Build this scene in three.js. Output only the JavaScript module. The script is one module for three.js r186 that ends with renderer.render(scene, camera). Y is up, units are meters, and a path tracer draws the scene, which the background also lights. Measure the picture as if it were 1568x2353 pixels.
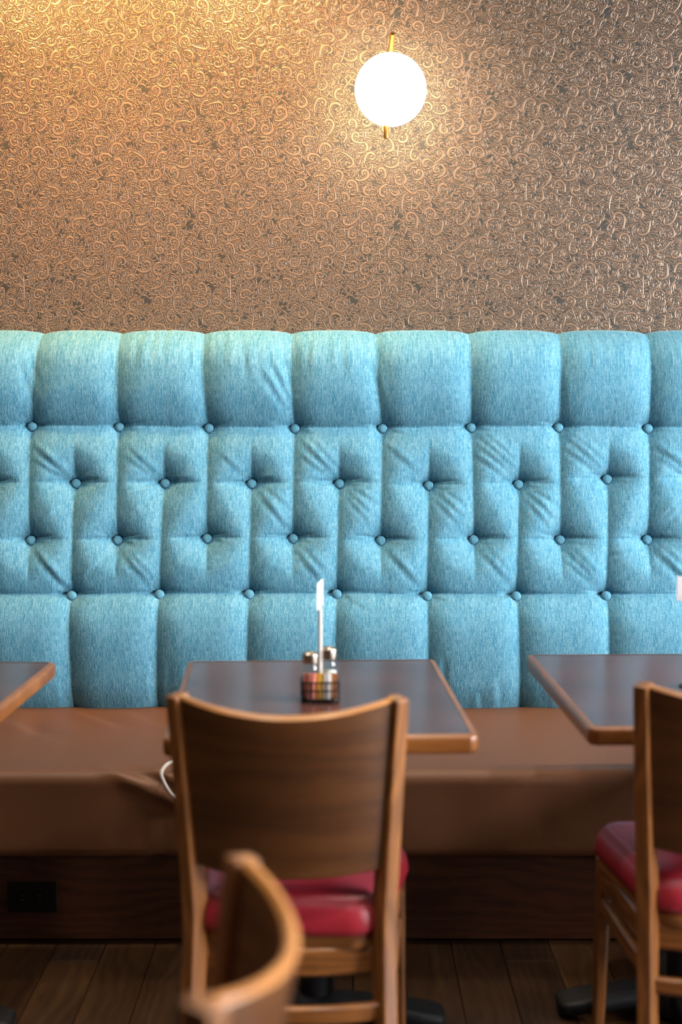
import * as THREE from 'three';
import { RoundedBoxGeometry } from 'three/addons/geometries/RoundedBoxGeometry.js';
import { mergeGeometries, mergeVertices } from 'three/addons/utils/BufferGeometryUtils.js';
import { RectAreaLightUniformsLib } from 'three/addons/lights/RectAreaLightUniformsLib.js';

// ---------------------------------------------------------------- camera, sky, light, exposure
const scene = new THREE.Scene();
const renderer = new THREE.WebGLRenderer({ antialias: true });
renderer.toneMapping = THREE.LinearToneMapping;
renderer.toneMappingExposure = 0.32;
renderer.shadowMap.enabled = true;
RectAreaLightUniformsLib.init();

const camera = new THREE.PerspectiveCamera(2 * Math.atan(1176.5 / 3267) * 180 / Math.PI, 1568 / 2353, 0.05, 60);
camera.filmGauge = 36;
camera.position.set(0, 1.43, 4.45);
camera.rotation.set(-5.0 * Math.PI / 180, 0, 0);
camera.focus = 4.27;
camera.userData.fStop = 1.7;
scene.add(camera);

const SKY = [1.0, 1.0, 1.0], SKY_RADIANCE = 95;
scene.background = new THREE.Color(...SKY.map((c) => c * SKY_RADIANCE * 0.8));

// window openings: [wall, along0, along1, y0, y1]
const ROOM = { x0: -3.4, x1: 5.0, z0: 0, z1: 7.4, h: 3.0, t: 0.18 };
const WINDOWS = [
  { wall: 'right', a0: 0.9, a1: 3.1, y0: 1.15, y1: 2.8 },
  { wall: 'right', a0: 3.4, a1: 5.2, y0: 1.15, y1: 2.8 },
];
for (const w of WINDOWS) {
  const l = new THREE.RectAreaLight(new THREE.Color(...SKY), SKY_RADIANCE, w.a1 - w.a0 - 0.1, w.y1 - w.y0 - 0.1);
  const a = (w.a0 + w.a1) / 2, y = (w.y0 + w.y1) / 2;
  if (w.wall === 'right') { l.position.set(ROOM.x1 + 0.03, y, a); l.lookAt(ROOM.x1 - 1, y, a); }
  else { l.position.set(a, y, ROOM.z1 + 0.03); l.lookAt(a, y, ROOM.z1 - 1); }
  l.name = 'window_daylight';
  scene.add(l);
}
const LAMP = [1.0, 0.51, 0.17], GLOBE = [1.0, 0.74, 0.45], HALL = [1.0, 0.92, 0.80];   // wall washers, globe, downlights over the aisle
const GLOBE_INTENSITY = 7.5, WASHER_INTENSITY = 38, HALL_INTENSITY = 17;

// ---------------------------------------------------------------- helpers
function rng(seed) {
  let s = seed | 0;
  return () => { s = (s + 0x6d2b79f5) | 0; let t = Math.imul(s ^ (s >>> 15), 1 | s); t = (t + Math.imul(t ^ (t >>> 7), 61 | t)) ^ t; return ((t ^ (t >>> 14)) >>> 0) / 4294967296; };
}
const { clamp, lerp, smoothstep } = THREE.MathUtils;
const names = new Map();
function numbered(n) { const k = names.get(n) ?? 0; names.set(n, k + 1); return k ? n + '_' + String(k).padStart(3, '0') : n; }
function shade(m) { m.castShadow = true; m.receiveShadow = true; return m; }
function part(name, geo, mat, parent, label) {
  const m = shade(new THREE.Mesh(geo, mat)); m.name = name; parent.add(m);
  if (label) m.userData.label = label;
  return m;
}
function tag(o, label, category, group) { o.userData.label = label; o.userData.category = category; if (group) o.userData.group = group; return o; }
function thing(name, label, category, [x, y, z] = [0, 0, 0], turn = 0, group) {
  const g = new THREE.Group(); g.name = numbered(name); g.position.set(x, y, z); g.rotation.y = turn; scene.add(g);
  return tag(g, label, category, group);
}
function solo(name, geo, mat, label, category, [x, y, z] = [0, 0, 0], turn = 0, group) {
  const m = shade(new THREE.Mesh(geo, mat)); m.name = numbered(name); m.position.set(x, y, z); m.rotation.y = turn; scene.add(m);
  return tag(m, label, category, group);
}
function structure(name, geo, mat, label) {
  const m = geo ? shade(new THREE.Mesh(geo, mat)) : new THREE.Group(); m.name = name; m.userData.kind = 'structure';
  if (label) m.userData.label = label;
  scene.add(m); return m;
}
// uv in metres from the dominant face direction; grain axis runs along v
function boxUV(g, grain = 'y', off = [0, 0]) {
  const p = g.attributes.position, n = g.attributes.normal, uv = new Float32Array(p.count * 2);
  for (let i = 0; i < p.count; i++) {
    const c = { x: p.getX(i), y: p.getY(i), z: p.getZ(i) }, a = { x: Math.abs(n.getX(i)), y: Math.abs(n.getY(i)), z: Math.abs(n.getZ(i)) };
    const k = a.x > a.y && a.x > a.z ? 'x' : a.y > a.z ? 'y' : 'z';
    const rest = ['x', 'y', 'z'].filter((q) => q !== k);
    const v = rest.includes(grain) ? grain : rest[1], u = rest.find((q) => q !== v);
    uv[i * 2] = c[u] + off[0]; uv[i * 2 + 1] = c[v] + off[1];
  }
  g.setAttribute('uv', new THREE.BufferAttribute(uv, 2));
  return g;
}
function box(w, h, d, x, y, z, r = 0.004, grain = 'y') {
  const g = new RoundedBoxGeometry(w, h, d, 2, Math.min(r, w / 2.01, h / 2.01, d / 2.01));
  g.translate(x, y, z);
  return boxUV(g, grain, [x * 3.1 + y, z * 2.3]);
}
function plainBox(w, h, d, x, y, z, grain = 'y') { const g = new THREE.BoxGeometry(w, h, d); g.translate(x, y, z); return boxUV(g, grain); }
// rows of points to a surface; rows x cols of [x,y,z]; closeU joins last column to first
function gridSurface(rows, closeU = false, uvOf) {
  const R = rows.length, C = rows[0].length, pos = [], uv = [], idx = [];
  for (let i = 0; i < R; i++) for (let j = 0; j < C; j++) { pos.push(...rows[i][j]); uv.push(...(uvOf ? uvOf(i, j) : [j / C, i / R])); }
  const N = closeU ? C : C - 1;
  for (let i = 0; i < R - 1; i++) for (let j = 0; j < N; j++) {
    const a = i * C + j, b = i * C + (j + 1) % C, c = a + C, d = b + C;
    idx.push(a, b, d, a, d, c);
  }
  const g = new THREE.BufferGeometry();
  g.setAttribute('position', new THREE.Float32BufferAttribute(pos, 3));
  g.setAttribute('uv', new THREE.Float32BufferAttribute(uv, 2));
  g.setIndex(idx); g.computeVertexNormals();
  return g;
}
// rounded-rectangle bar swept along points; lateral = axis of the width; sizes [w, d] per point
function sweep(points, sizes, lateral, { round = 0.35, seg = 3, dome = 0.5 } = {}) {
  const P = points.map((p) => new THREE.Vector3(...p)), n = P.length, rows = [], len = [0];
  for (let i = 1; i < n; i++) len.push(len[i - 1] + P[i].distanceTo(P[i - 1]));
  const ring = (c, A, D, w, d, k) => {
    const r = Math.min(w, d) * round * k, hw = w / 2 * k - r, hd = d / 2 * k - r, out = [];
    for (const [sx, sy, a0] of [[1, 1, 0], [-1, 1, 90], [-1, -1, 180], [1, -1, 270]]) for (let s = 0; s <= seg; s++) {
      const a = (a0 + 90 * s / seg) * Math.PI / 180, x = sx * hw + r * Math.cos(a), y = sy * hd + r * Math.sin(a);
      out.push(c.clone().addScaledVector(A, x).addScaledVector(D, y).toArray());
    }
    return out;
  };
  const vs = [];
  for (let i = 0; i < n; i++) {
    const T = P[Math.min(i + 1, n - 1)].clone().sub(P[Math.max(i - 1, 0)]).normalize();
    const L = new THREE.Vector3(...(typeof lateral === 'function' ? lateral(i) : lateral)), D = T.clone().cross(L).normalize(), A = D.clone().cross(T).normalize();
    const [w, d] = typeof sizes[0] === 'number' ? sizes : sizes[i], m = Math.min(w, d);
    const add = (c, k, v) => { rows.push(ring(c, A, D, w, d, k)); vs.push(v); };
    if (i === 0) { add(P[0].clone().addScaledVector(T, -m * 0.12 * dome), 0.02, 0); add(P[0].clone().addScaledVector(T, -m * 0.1 * dome), 0.7, 0); add(P[0].clone().addScaledVector(T, -m * 0.04 * dome), 0.93, 0); }
    add(P[i], 1, len[i]);
    if (i === n - 1) { add(P[i].clone().addScaledVector(T, m * 0.2 * dome), 0.93, len[i]); add(P[i].clone().addScaledVector(T, m * 0.36 * dome), 0.7, len[i] + 0.004); add(P[i].clone().addScaledVector(T, m * 0.42 * dome), 0.02, len[i] + 0.008); }
  }
  const C = rows[0].length, first = rows[rows.length >> 1]; let per = 0; const us = first.map((q, j) => { if (j) per += Math.hypot(q[0] - first[j - 1][0], q[1] - first[j - 1][1], q[2] - first[j - 1][2]); return per; });
  const g = gridSurface(rows, true, (i, j) => [us[j] + P[0].x * 1.7, vs[i] + P[0].z]);
  return g;
}
function tube(points, r, seg = 24, rad = 8, closed = false) {
  return new THREE.TubeGeometry(new THREE.CatmullRomCurve3(points.map((p) => new THREE.Vector3(...p)), closed), seg, r, rad, closed);
}
const lathe = (pts, seg = 28) => new THREE.LatheGeometry(pts.map((p) => new THREE.Vector2(...p)), seg);

// ---------------------------------------------------------------- computed textures
function noiseTable(seed, n) { const r = rng(seed), a = new Float32Array(n * n); for (let i = 0; i < a.length; i++) a[i] = r(); return a; }
const NT = noiseTable(7, 256);
function vnoise(x, y, px, py) {                     // periodic value noise, period px, py lattice cells
  const x0 = Math.floor(x), y0 = Math.floor(y), fx = x - x0, fy = y - y0, sx = fx * fx * (3 - 2 * fx), sy = fy * fy * (3 - 2 * fy);
  const m = (a, p) => ((a % p) + p) % p, at = (i, j) => NT[(m(j, py) * 37 + 11) % 256 * 256 + (m(i, px) * 53 + m(j, py) * 7) % 256];
  return lerp(lerp(at(x0, y0), at(x0 + 1, y0), sx), lerp(at(x0, y0 + 1), at(x0 + 1, y0 + 1), sx), sy);
}
function dataTexture(w, h, f, srgb, rep) {           // f(u, v) -> [r, g, b] in 0..1
  const d = new Uint8Array(w * h * 4);
  for (let j = 0; j < h; j++) for (let i = 0; i < w; i++) {
    const c = f(i / w, j / h, i, j), o = (j * w + i) * 4;
    d[o] = clamp(c[0], 0, 1) * 255; d[o + 1] = clamp(c[1], 0, 1) * 255; d[o + 2] = clamp(c[2], 0, 1) * 255; d[o + 3] = 255;
  }
  const t = new THREE.DataTexture(d, w, h, THREE.RGBAFormat);
  t.wrapS = t.wrapT = THREE.RepeatWrapping; t.magFilter = THREE.LinearFilter; t.minFilter = THREE.LinearMipmapLinearFilter; t.generateMipmaps = true;
  if (srgb) t.colorSpace = THREE.SRGBColorSpace;
  if (rep) t.repeat.set(...rep);
  t.needsUpdate = true;
  return t;
}
const hex = (h) => [(h >> 16 & 255) / 255, (h >> 8 & 255) / 255, (h & 255) / 255];
const mix3 = (a, b, t) => a.map((v, i) => lerp(v, b[i], t));

// wood: grain along v; tile 0.32 x 1.28 m
function woodTexture(dark, light, seed, contrast = 1, cells = 1) {
  const A = hex(dark), B = hex(light), s = seed * 17;
  return dataTexture(512, 1024, (u, v) => {
    const warp = vnoise(u * 4 + s, v * 4, 4, 4) * 0.5 + vnoise(u * 8, v * 16 + s, 8, 16) * 0.12;
    const rings = 0.5 + 0.5 * Math.sin((u * 9 * cells + warp * 5 * cells) * Math.PI * 2);
    const fibre = vnoise(u * 160, v * 12 + s, 160, 12) * 0.55 + vnoise(u * 256, v * 40, 256, 40) * 0.45;
    const blotch = vnoise(u * 3, v * 6 + s, 3, 6);
    const pore = vnoise(u * 200 + s, v * 24, 200, 24) > 0.8 ? -0.22 : 0;
    const t = 0.5 + contrast * ((rings - 0.5) * 0.3 + (fibre - 0.5) * 0.5 + (blotch - 0.5) * 0.5 + pore);
    return mix3(A, B, clamp(t, 0, 1));
  }, true, [1 / 0.32, 1 / 1.28]);
}

// embossed scroll wallpaper, tile 0.64 m
const WALL_TILE = 0.64;
const wallpaper = (() => {
  const S = 2048, cv = document.createElement('canvas'); cv.width = S; cv.height = S;
  const c = cv.getContext('2d'), r = rng(2024);
  c.fillStyle = 'rgb(48,48,48)'; c.fillRect(0, 0, S, S);
  c.lineCap = 'round'; c.lineJoin = 'round';
  // a tapered stroke through points, drawn as discs of growing width so that it stays smooth
  const stroke = (pts, w0, w1, levels) => {
    let xa = 1e9, xb = -1e9, ya = 1e9, yb = -1e9;
    for (const [x, y] of pts) { xa = Math.min(xa, x); xb = Math.max(xb, x); ya = Math.min(ya, y); yb = Math.max(yb, y); }
    for (const ox of [-S, 0, S]) for (const oy of [-S, 0, S]) {
      if (xb + ox < -20 || xa + ox > S + 20 || yb + oy < -20 || ya + oy > S + 20) continue;
      for (const [grow, scale, g, shift] of levels) {
        c.strokeStyle = `rgb(${g},${g},${g})`;
        for (let i = 1; i < pts.length; i++) {
          const t = i / pts.length, bell = Math.pow(Math.sin(Math.PI * (0.04 + 0.96 * t) ** 0.8 * 0.95 + 0.06), 0.7);
          c.lineWidth = Math.max(1, lerp(w0, w1, t) * (0.16 + 0.84 * bell) * scale + grow);
          c.beginPath(); c.moveTo(pts[i - 1][0] + ox + shift, pts[i - 1][1] + oy + shift); c.lineTo(pts[i][0] + ox + shift, pts[i][1] + oy + shift); c.stroke();
        }
      }
    }
  };
  const RELIEF = [[8, 1, 16, 0], [0, 1, 150, 0], [0, 0.76, 196, 0], [0, 0.36, 222, 0]], LOW = [[8, 1, 16, 0], [0, 1, 138, 0], [0, 0.74, 180, 0], [0, 0.34, 206, 0]];
  const spiral = (x, y, rad, a0, dir, turns) => { const n = 46, out = []; for (let i = 0; i <= n; i++) { const t = i / n, rr = rad * (1 - 0.86 * Math.pow(t, 0.8)), a = a0 + dir * t * turns * 2 * Math.PI; out.push([x + rr * Math.cos(a), y + rr * Math.sin(a)]); } return out; };
  const comma = (x, y, len, ang, bend) => { const out = []; for (let i = 0; i <= 12; i++) { const t = i / 12, a = ang + bend * t; x += Math.cos(a) * len / 12; y += Math.sin(a) * len / 12; out.push([x, y]); } return out; };
  // scroll centres: best candidates
  const pts = [], d2 = (a, b) => { let dx = Math.abs(a[0] - b[0]), dy = Math.abs(a[1] - b[1]); dx = Math.min(dx, S - dx); dy = Math.min(dy, S - dy); return dx * dx + dy * dy; };
  for (let k = 0; k < 128; k++) { let best = null, bd = -1; for (let q = 0; q < 14; q++) { const p = [r() * S, r() * S]; let m = 1e9; for (const o of pts) m = Math.min(m, d2(p, o)); if (m > bd) { bd = m; best = p; } } pts.push(best); }
  const fan = (x, y, a, side, n, len, lv) => {       // acanthus leaf: strokes fanned from one root, all curling the same way
    for (let q = n - 1; q >= 0; q--) { const t = q / (n - 1), b = a + side * (t - 0.2) * 1.35; stroke(comma(x + Math.cos(a) * t * len * 0.35, y + Math.sin(a) * t * len * 0.35, len * (0.55 + 0.45 * Math.sin(Math.PI * (0.25 + 0.6 * t))), b, side * (0.7 + 1.3 * t)), 27, 7, lv); }
  };
  for (let j = 0; j < 22; j++) for (let i = 0; i < 22; i++) fan((i + r()) * S / 22, (j + r()) * S / 22, r() * 6.28, r() < 0.5 ? 1 : -1, 3, 80 + r() * 20, LOW);
  for (let j = 0; j < 26; j++) for (let i = 0; i < 26; i++) fan((i + r()) * S / 26, (j + r()) * S / 26, r() * 6.28, r() < 0.5 ? 1 : -1, 4, 84 + r() * 30, LOW);
  for (let j = 0; j < 17; j++) for (let i = 0; i < 17; i++) fan((i + r()) * S / 17, (j + r()) * S / 17, (r() < 0.5 ? -1 : 1) * 1.57 + (r() - 0.5) * 1.6, r() < 0.5 ? 1 : -1, 6, 80 + r() * 50, LOW);
  for (const p of pts) {                            // stems with leaves
    const up = (r() < 0.5 ? -1 : 1) * Math.PI / 2 + (r() - 0.5) * 1.3, L = 150 + r() * 110, bend = (r() - 0.5) * 2.4, st = comma(p[0], p[1], L, up, bend);
    for (let i = 1; i < st.length; i += 3) for (const sd of [-1, 1]) {
      const t = i / 12, a = up + bend * t + sd * (0.55 + r() * 0.5);
      stroke(comma(st[i][0], st[i][1], (60 + r() * 50) * (1 - 0.35 * t), a, sd * (0.4 + r() * 1.7)), 27, 8, LOW);
    }
    stroke(st, 16, 8, RELIEF);
  }
  for (const p of pts) {                            // scrolls
    const rad = 34 + r() * 36, dir = r() < 0.5 ? 1 : -1, a0 = r() * 6.28, sp = spiral(p[0], p[1], rad, a0, dir, 0.8 + r() * 0.45);
    const ax = p[0] + rad * Math.cos(a0), ay = p[1] + rad * Math.sin(a0), ta = a0 - dir * Math.PI / 2;
    const tail = comma(ax, ay, 60 + r() * 70, ta, dir * -(0.3 + r() * 1.4)).reverse();
    for (let i = 3; i < tail.length; i += 2) for (const sd of [-1, 1]) stroke(comma(tail[i][0], tail[i][1], 30 + r() * 34, ta + Math.PI + sd * 0.8, sd * (1 + r())), 13, 6, RELIEF);
    for (let q = 0; q < 7; q++) { const a = r() * 6.28; stroke(comma(p[0] + Math.cos(a) * rad * 1.12, p[1] + Math.sin(a) * rad * 1.12, 30 + r() * 34, a + dir * 1.0, dir * 1.8), 18, 6, LOW); }
    stroke(tail.concat(sp), 20 + r() * 12, 14 + r() * 6, RELIEF);
    const q = sp[sp.length - 1]; stroke([[q[0], q[1]], [q[0] + 2, q[1] + 2]], 24, 24, RELIEF); for (let m = 0; m < 3; m++) { const a = r() * 6.28; stroke([[p[0] + Math.cos(a) * rad * 0.5, p[1] + Math.sin(a) * rad * 0.5], [p[0] + Math.cos(a) * rad * 0.5 + 3, p[1] + Math.sin(a) * rad * 0.5 + 2]], 12, 12, LOW); }
  }
  const img = c.getImageData(0, 0, S, S).data, h = new Float32Array(S * S);
  for (let i = 0; i < S * S; i++) h[i] = img[i * 4] / 255;
  const at = (i, j) => h[((j + S) % S) * S + (i + S) % S];
  const soft = (i, j) => (at(i, j) * 4 + at(i + 1, j) + at(i - 1, j) + at(i, j + 1) + at(i, j - 1)) / 8;
  const groove = hex(0x353431), copper = hex(0x7f6858), peak = hex(0xa98e79);
  const rep = [1 / WALL_TILE, 1 / WALL_TILE];
  const map = dataTexture(S, S, (u, v, i, j) => { const q = soft(i, j); return q < 0.6 ? mix3(groove, copper, smoothstep(q, 0.16, 0.6)) : mix3(copper, peak, smoothstep(q, 0.6, 0.95)); }, true, rep);
  const bump = dataTexture(S, S, (u, v, i, j) => { const q = soft(i, j); return [q, 0.34 + 0.16 * (1 - smoothstep(q, 0.1, 0.6)), smoothstep(q, 0.15, 0.5)]; }, false, rep);
  return { map, bump };
})();

// chenille with vertical ribs, tile 0.24 m
const fabric = (() => {
  const S = 1024, cols = new Float32Array(S), r = rng(5);
  for (let i = 0; i < S; i++) cols[i] = r();
  const val = (u, v) => {
    const thread = vnoise(u * 160, v * 22, 160, 22), fine = vnoise(u * 220 + 9, v * 60, 220, 60), slub = vnoise(u * 80, v * 9, 80, 9), weft = vnoise(u * 22, v * 180, 22, 180), patch = vnoise(u * 6, v * 6, 6, 6);
    return 0.5 + (thread - 0.5) * 0.55 + (fine - 0.5) * 0.5 + (slub - 0.5) * 0.16 + (weft - 0.5) * 0.2 + (patch - 0.5) * 0.08;
  };
  const a = hex(0x347491), b = hex(0x80adbf), rep = [1 / 0.24, 1 / 0.24];
  const map = dataTexture(S, S, (u, v) => mix3(a, b, clamp(val(u, v), 0, 1)), true, rep);
  const bump = dataTexture(S, S, (u, v) => { const q = val(u, v); return [q, q, q]; }, false, rep);
  return { map, bump };
})();
const grainBump = dataTexture(512, 512, (u, v) => { const q = vnoise(u * 128, v * 128, 128, 128) * 0.6 + vnoise(u * 256, v * 256, 256, 256) * 0.4; return [q, q, q]; }, false, [1 / 0.1, 1 / 0.1]);

const std = (o) => new THREE.MeshStandardMaterial({ side: THREE.DoubleSide, ...o }), phys = (o) => new THREE.MeshPhysicalMaterial({ side: THREE.DoubleSide, ...o });
const M = {
  wallpaper: std({ name: 'wallpaper', map: wallpaper.map, bumpMap: wallpaper.bump, bumpScale: 0.0011, roughnessMap: wallpaper.bump, roughness: 1, metalnessMap: wallpaper.bump, metalness: 0.55 }),
  fabric: phys({ name: 'teal_chenille', map: fabric.map, bumpMap: fabric.bump, bumpScale: 0.0006, roughness: 0.9, sheen: 0.6, sheenColor: new THREE.Color(0.75, 0.9, 1), sheenRoughness: 0.5, specularIntensity: 0.3 }),
  vinylBrown: std({ name: 'brown_vinyl', color: 0x74492c, roughness: 0.46, bumpMap: grainBump, bumpScale: 0.0004 }),
  vinylRed: phys({ name: 'red_vinyl', color: 0x93222f, roughness: 0.28, bumpMap: grainBump, bumpScale: 0.0003 }),
  chairWood: phys({ name: 'walnut_stain', map: woodTexture(0x4c2a10, 0xa86c34, 1, 0.9), roughness: 0.38, clearcoat: 0.35, clearcoatRoughness: 0.25 }),
  panelWood: phys({ name: 'walnut_veneer', map: woodTexture(0x351c0b, 0x724720, 2, 0.7, 0.6), roughness: 0.42, clearcoat: 0.12, clearcoatRoughness: 0.25 }),
  baseWood: phys({ name: 'dark_panel', map: woodTexture(0x3c2012, 0x6e4023, 3, 1), roughness: 0.5 }),
  tableTop: phys({ name: 'dark_laminate', map: woodTexture(0x482b26, 0x6c4740, 4, 0.9), roughness: 0.22, clearcoat: 0.2, clearcoatRoughness: 0.16 }),
  tableEdge: phys({ name: 'edge_band', map: woodTexture(0x673710, 0xa06632, 5, 0.8), roughness: 0.35, clearcoat: 0.4, clearcoatRoughness: 0.25 }),
  topLitEdge: phys({ name: 'top_lit_veneer_edge', map: woodTexture(0x8a5424, 0xcb8f50, 6, 0.7), roughness: 0.35, clearcoat: 0.3, clearcoatRoughness: 0.25 }),  // pale veneer edge, lightened further: light from above is put into the colour
  blackIron: std({ name: 'black_iron', color: 0x15161a, roughness: 0.55, metalness: 0.3 }),
  blackPlastic: std({ name: 'black_plastic', color: 0x141214, roughness: 0.4 }),
  wire: std({ name: 'black_wire', color: 0x1a1512, roughness: 0.4, metalness: 0.6 }),
  brass: std({ name: 'brass', color: 0xd8ab5c, roughness: 0.28, metalness: 1 }),
  steel: std({ name: 'steel', color: 0xc7bfb4, roughness: 0.25, metalness: 1 }),
  opal: std({ name: 'opal_glass_lit', color: 0xffffff, roughness: 0.4, emissive: new THREE.Color(1, 0.93, 0.82), emissiveIntensity: 4 }),
  lampLens: std({ name: 'downlight_lens', color: 0xffffff, emissive: new THREE.Color(1, 0.72, 0.42), emissiveIntensity: 6 }),
  white: std({ name: 'white_paper', color: 0xefeef0, roughness: 0.8 }),
  strap: std({ name: 'white_cord', color: 0xd9cfc8, roughness: 0.6 }),
  paint: std({ name: 'wall_paint', color: 0x3f362d, roughness: 0.9 }),
  ceiling: std({ name: 'ceiling_paint', color: 0x5c564e, roughness: 0.9 }),
  frame: std({ name: 'window_frame', color: 0x3a3634, roughness: 0.5 }),
  glass: phys({ name: 'clear_glass', color: 0xffffff, roughness: 0.02, transmission: 1, thickness: 0, ior: 1.5 }),
  salt: std({ name: 'salt', color: 0xe9e6e0, roughness: 0.9 }),
  pepper: std({ name: 'pepper', color: 0x3b2a1e, roughness: 0.95 }),
};
const floorWood = [0, 1, 2, 3].map((k) => phys({ name: 'floor_board', map: woodTexture([0x26170d, 0x2e1c10, 0x382413, 0x2a190e][k], [0x452c17, 0x52361b, 0x5e4123, 0x4c331b][k], 10 + k, 1.1), roughness: 0.42 }));

// ---------------------------------------------------------------- room shell
const floor = structure('floor', plainBox(ROOM.x1 - ROOM.x0 + 0.36, 0.1, ROOM.z1 + 0.36, (ROOM.x0 + ROOM.x1) / 2, -0.062, ROOM.z1 / 2), std({ name: 'subfloor', color: 0x1a110b, roughness: 0.9 }), 'dark wooden plank floor');
{
  const r = rng(31), w = 0.127, shapes = new Map();
  for (let x = ROOM.x0, c = 0; x < ROOM.x1 - 0.01; x += w, c++) {
    let z = 0, k = 0;
    while (z < ROOM.z1 - 0.02) {
      let L = k++ === 0 ? [1.0, 1.7, 2.3][c % 3] : 2.3; L = Math.min(L, ROOM.z1 - z);
      const ww = Math.min(w, ROOM.x1 - x) - 0.0025;
      const key = ww.toFixed(3) + L.toFixed(2) + (c % 3);
      if (!shapes.has(key)) { const g = new RoundedBoxGeometry(ww, 0.014, L - 0.002, 1, 0.0012); shapes.set(key, boxUV(g, 'z', [r() * 3, r() * 3])); }
      const m = part('plank', shapes.get(key), floorWood[Math.floor(r() * 4)], floor);
      m.position.set(x + w / 2, -0.007, z + L / 2);
      z += L;
    }
  }
}
structure('ceiling', plainBox(ROOM.x1 - ROOM.x0 + 0.36, 0.15, ROOM.z1 + 0.36, (ROOM.x0 + ROOM.x1) / 2, ROOM.h + 0.075, ROOM.z1 / 2), M.ceiling, 'pale painted ceiling');
structure('wall_back', plainBox(ROOM.x1 - ROOM.x0, ROOM.h, ROOM.t, (ROOM.x0 + ROOM.x1) / 2, ROOM.h / 2, -ROOM.t / 2), M.wallpaper, 'wall covered in embossed copper scroll wallpaper');
structure('wall_left', plainBox(ROOM.t, ROOM.h, ROOM.z1, ROOM.x0 - ROOM.t / 2, ROOM.h / 2, ROOM.z1 / 2), M.paint, 'plain beige painted wall');
function wallWithOpenings(name, len, wins, place) {
  const s = new THREE.Shape([[0, 0], [len, 0], [len, ROOM.h], [0, ROOM.h]].map((p) => new THREE.Vector2(...p)));
  for (const w of wins) s.holes.push(new THREE.Path([[w.a0, w.y0], [w.a0, w.y1], [w.a1, w.y1], [w.a1, w.y0]].map((p) => new THREE.Vector2(...p))));
  const g = new THREE.ExtrudeGeometry(s, { depth: ROOM.t, bevelEnabled: false });
  place(g);
  structure(name, g, M.paint, 'plain beige painted wall with large windows');
}
wallWithOpenings('wall_right', ROOM.z1, WINDOWS.filter((w) => w.wall === 'right'), (g) => { g.rotateY(-Math.PI / 2); g.translate(ROOM.x1 + ROOM.t, 0, 0); });
wallWithOpenings('wall_front', ROOM.x1 - ROOM.x0, WINDOWS.filter((w) => w.wall === 'front').map((w) => ({ ...w, a0: w.a0 - ROOM.x0, a1: w.a1 - ROOM.x0 })), (g) => g.translate(ROOM.x0, 0, ROOM.z1));
WINDOWS.forEach((w, k) => {
  const g = structure('window_' + (k + 1), null, null, 'tall daylight window in a dark frame');
  const W = w.a1 - w.a0, H = w.y1 - w.y0;
  const fr = [box(W, 0.06, 0.07, 0, 0.03, 0), box(W, 0.06, 0.07, 0, H - 0.03, 0), box(0.06, H - 0.12, 0.07, -W / 2 + 0.03, H / 2, 0), box(0.06, H - 0.12, 0.07, W / 2 - 0.03, H / 2, 0)];
  part('window_frame', mergeGeometries(fr), M.frame, g);
  part('mullion', box(0.05, H - 0.12, 0.06, 0, H / 2, 0), M.frame, g);
  for (const s of [-1, 1]) part('pane', plainBox((W - 0.17) / 2, H - 0.12, 0.006, s * (W - 0.07) / 4, H / 2, 0), M.glass, g);
  const a = (w.a0 + w.a1) / 2;
  if (w.wall === 'right') { g.position.set(ROOM.x1 + 0.11, w.y0, a); g.rotation.y = Math.PI / 2; } else g.position.set(a, w.y0, ROOM.z1 + 0.11);
});

// recessed lamps in the ceiling: two washing the papered wall, a row over the aisle
function downlight(label, x, z, color, power, [tx, ty, tz], angle, group) {
  const g = thing('downlight', label, 'downlight', [x, ROOM.h, z], 0, group);
  part('trim_ring', lathe([[0.045, -0.001], [0.045, -0.008], [0.062, -0.01], [0.066, -0.004], [0.066, 0]]), M.ceiling, g);
  part('lamp_lens', new THREE.CylinderGeometry(0.044, 0.044, 0.004, 28).translate(0, -0.003, 0), M.lampLens, g);
  const l = new THREE.SpotLight(new THREE.Color(...color), power, 0, angle, 0.7, 2);
  l.position.set(0, -0.02, 0); l.target.position.set(tx, ty, tz); l.castShadow = true; l.shadow.radius = 2.2; l.name = 'downlight_beam';
  g.add(l); g.add(l.target);
}
downlight('recessed wall washer lamp above the papered wall, beside the globe', -0.38, 0.52, LAMP, WASHER_INTENSITY, [0, -0.5, -0.52], 0.95, 'ceiling lamps washing the papered wall');
downlight('recessed wall washer lamp above the papered wall, beside the plain wall', -1.08, 0.52, LAMP, WASHER_INTENSITY, [0, -0.5, -0.52], 0.95, 'ceiling lamps washing the papered wall');
for (const [z, row, k] of [[1.25, 'above the tables', 0.85], [2.75, 'above the aisle', 1.8]]) for (const [x, where] of [[-1.5, 'beside the plain wall'], [-0.62, 'second from the plain wall'], [0.26, 'third from the plain wall'], [1.14, 'fourth from the plain wall']])
  downlight('recessed ceiling lamp ' + row + ', ' + where, x, z, HALL, HALL_INTENSITY * k, [0, -1, z < 2 ? -0.25 : 0], z < 2 ? 1.0 : 0.6, 'ceiling lamps ' + row);

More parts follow.
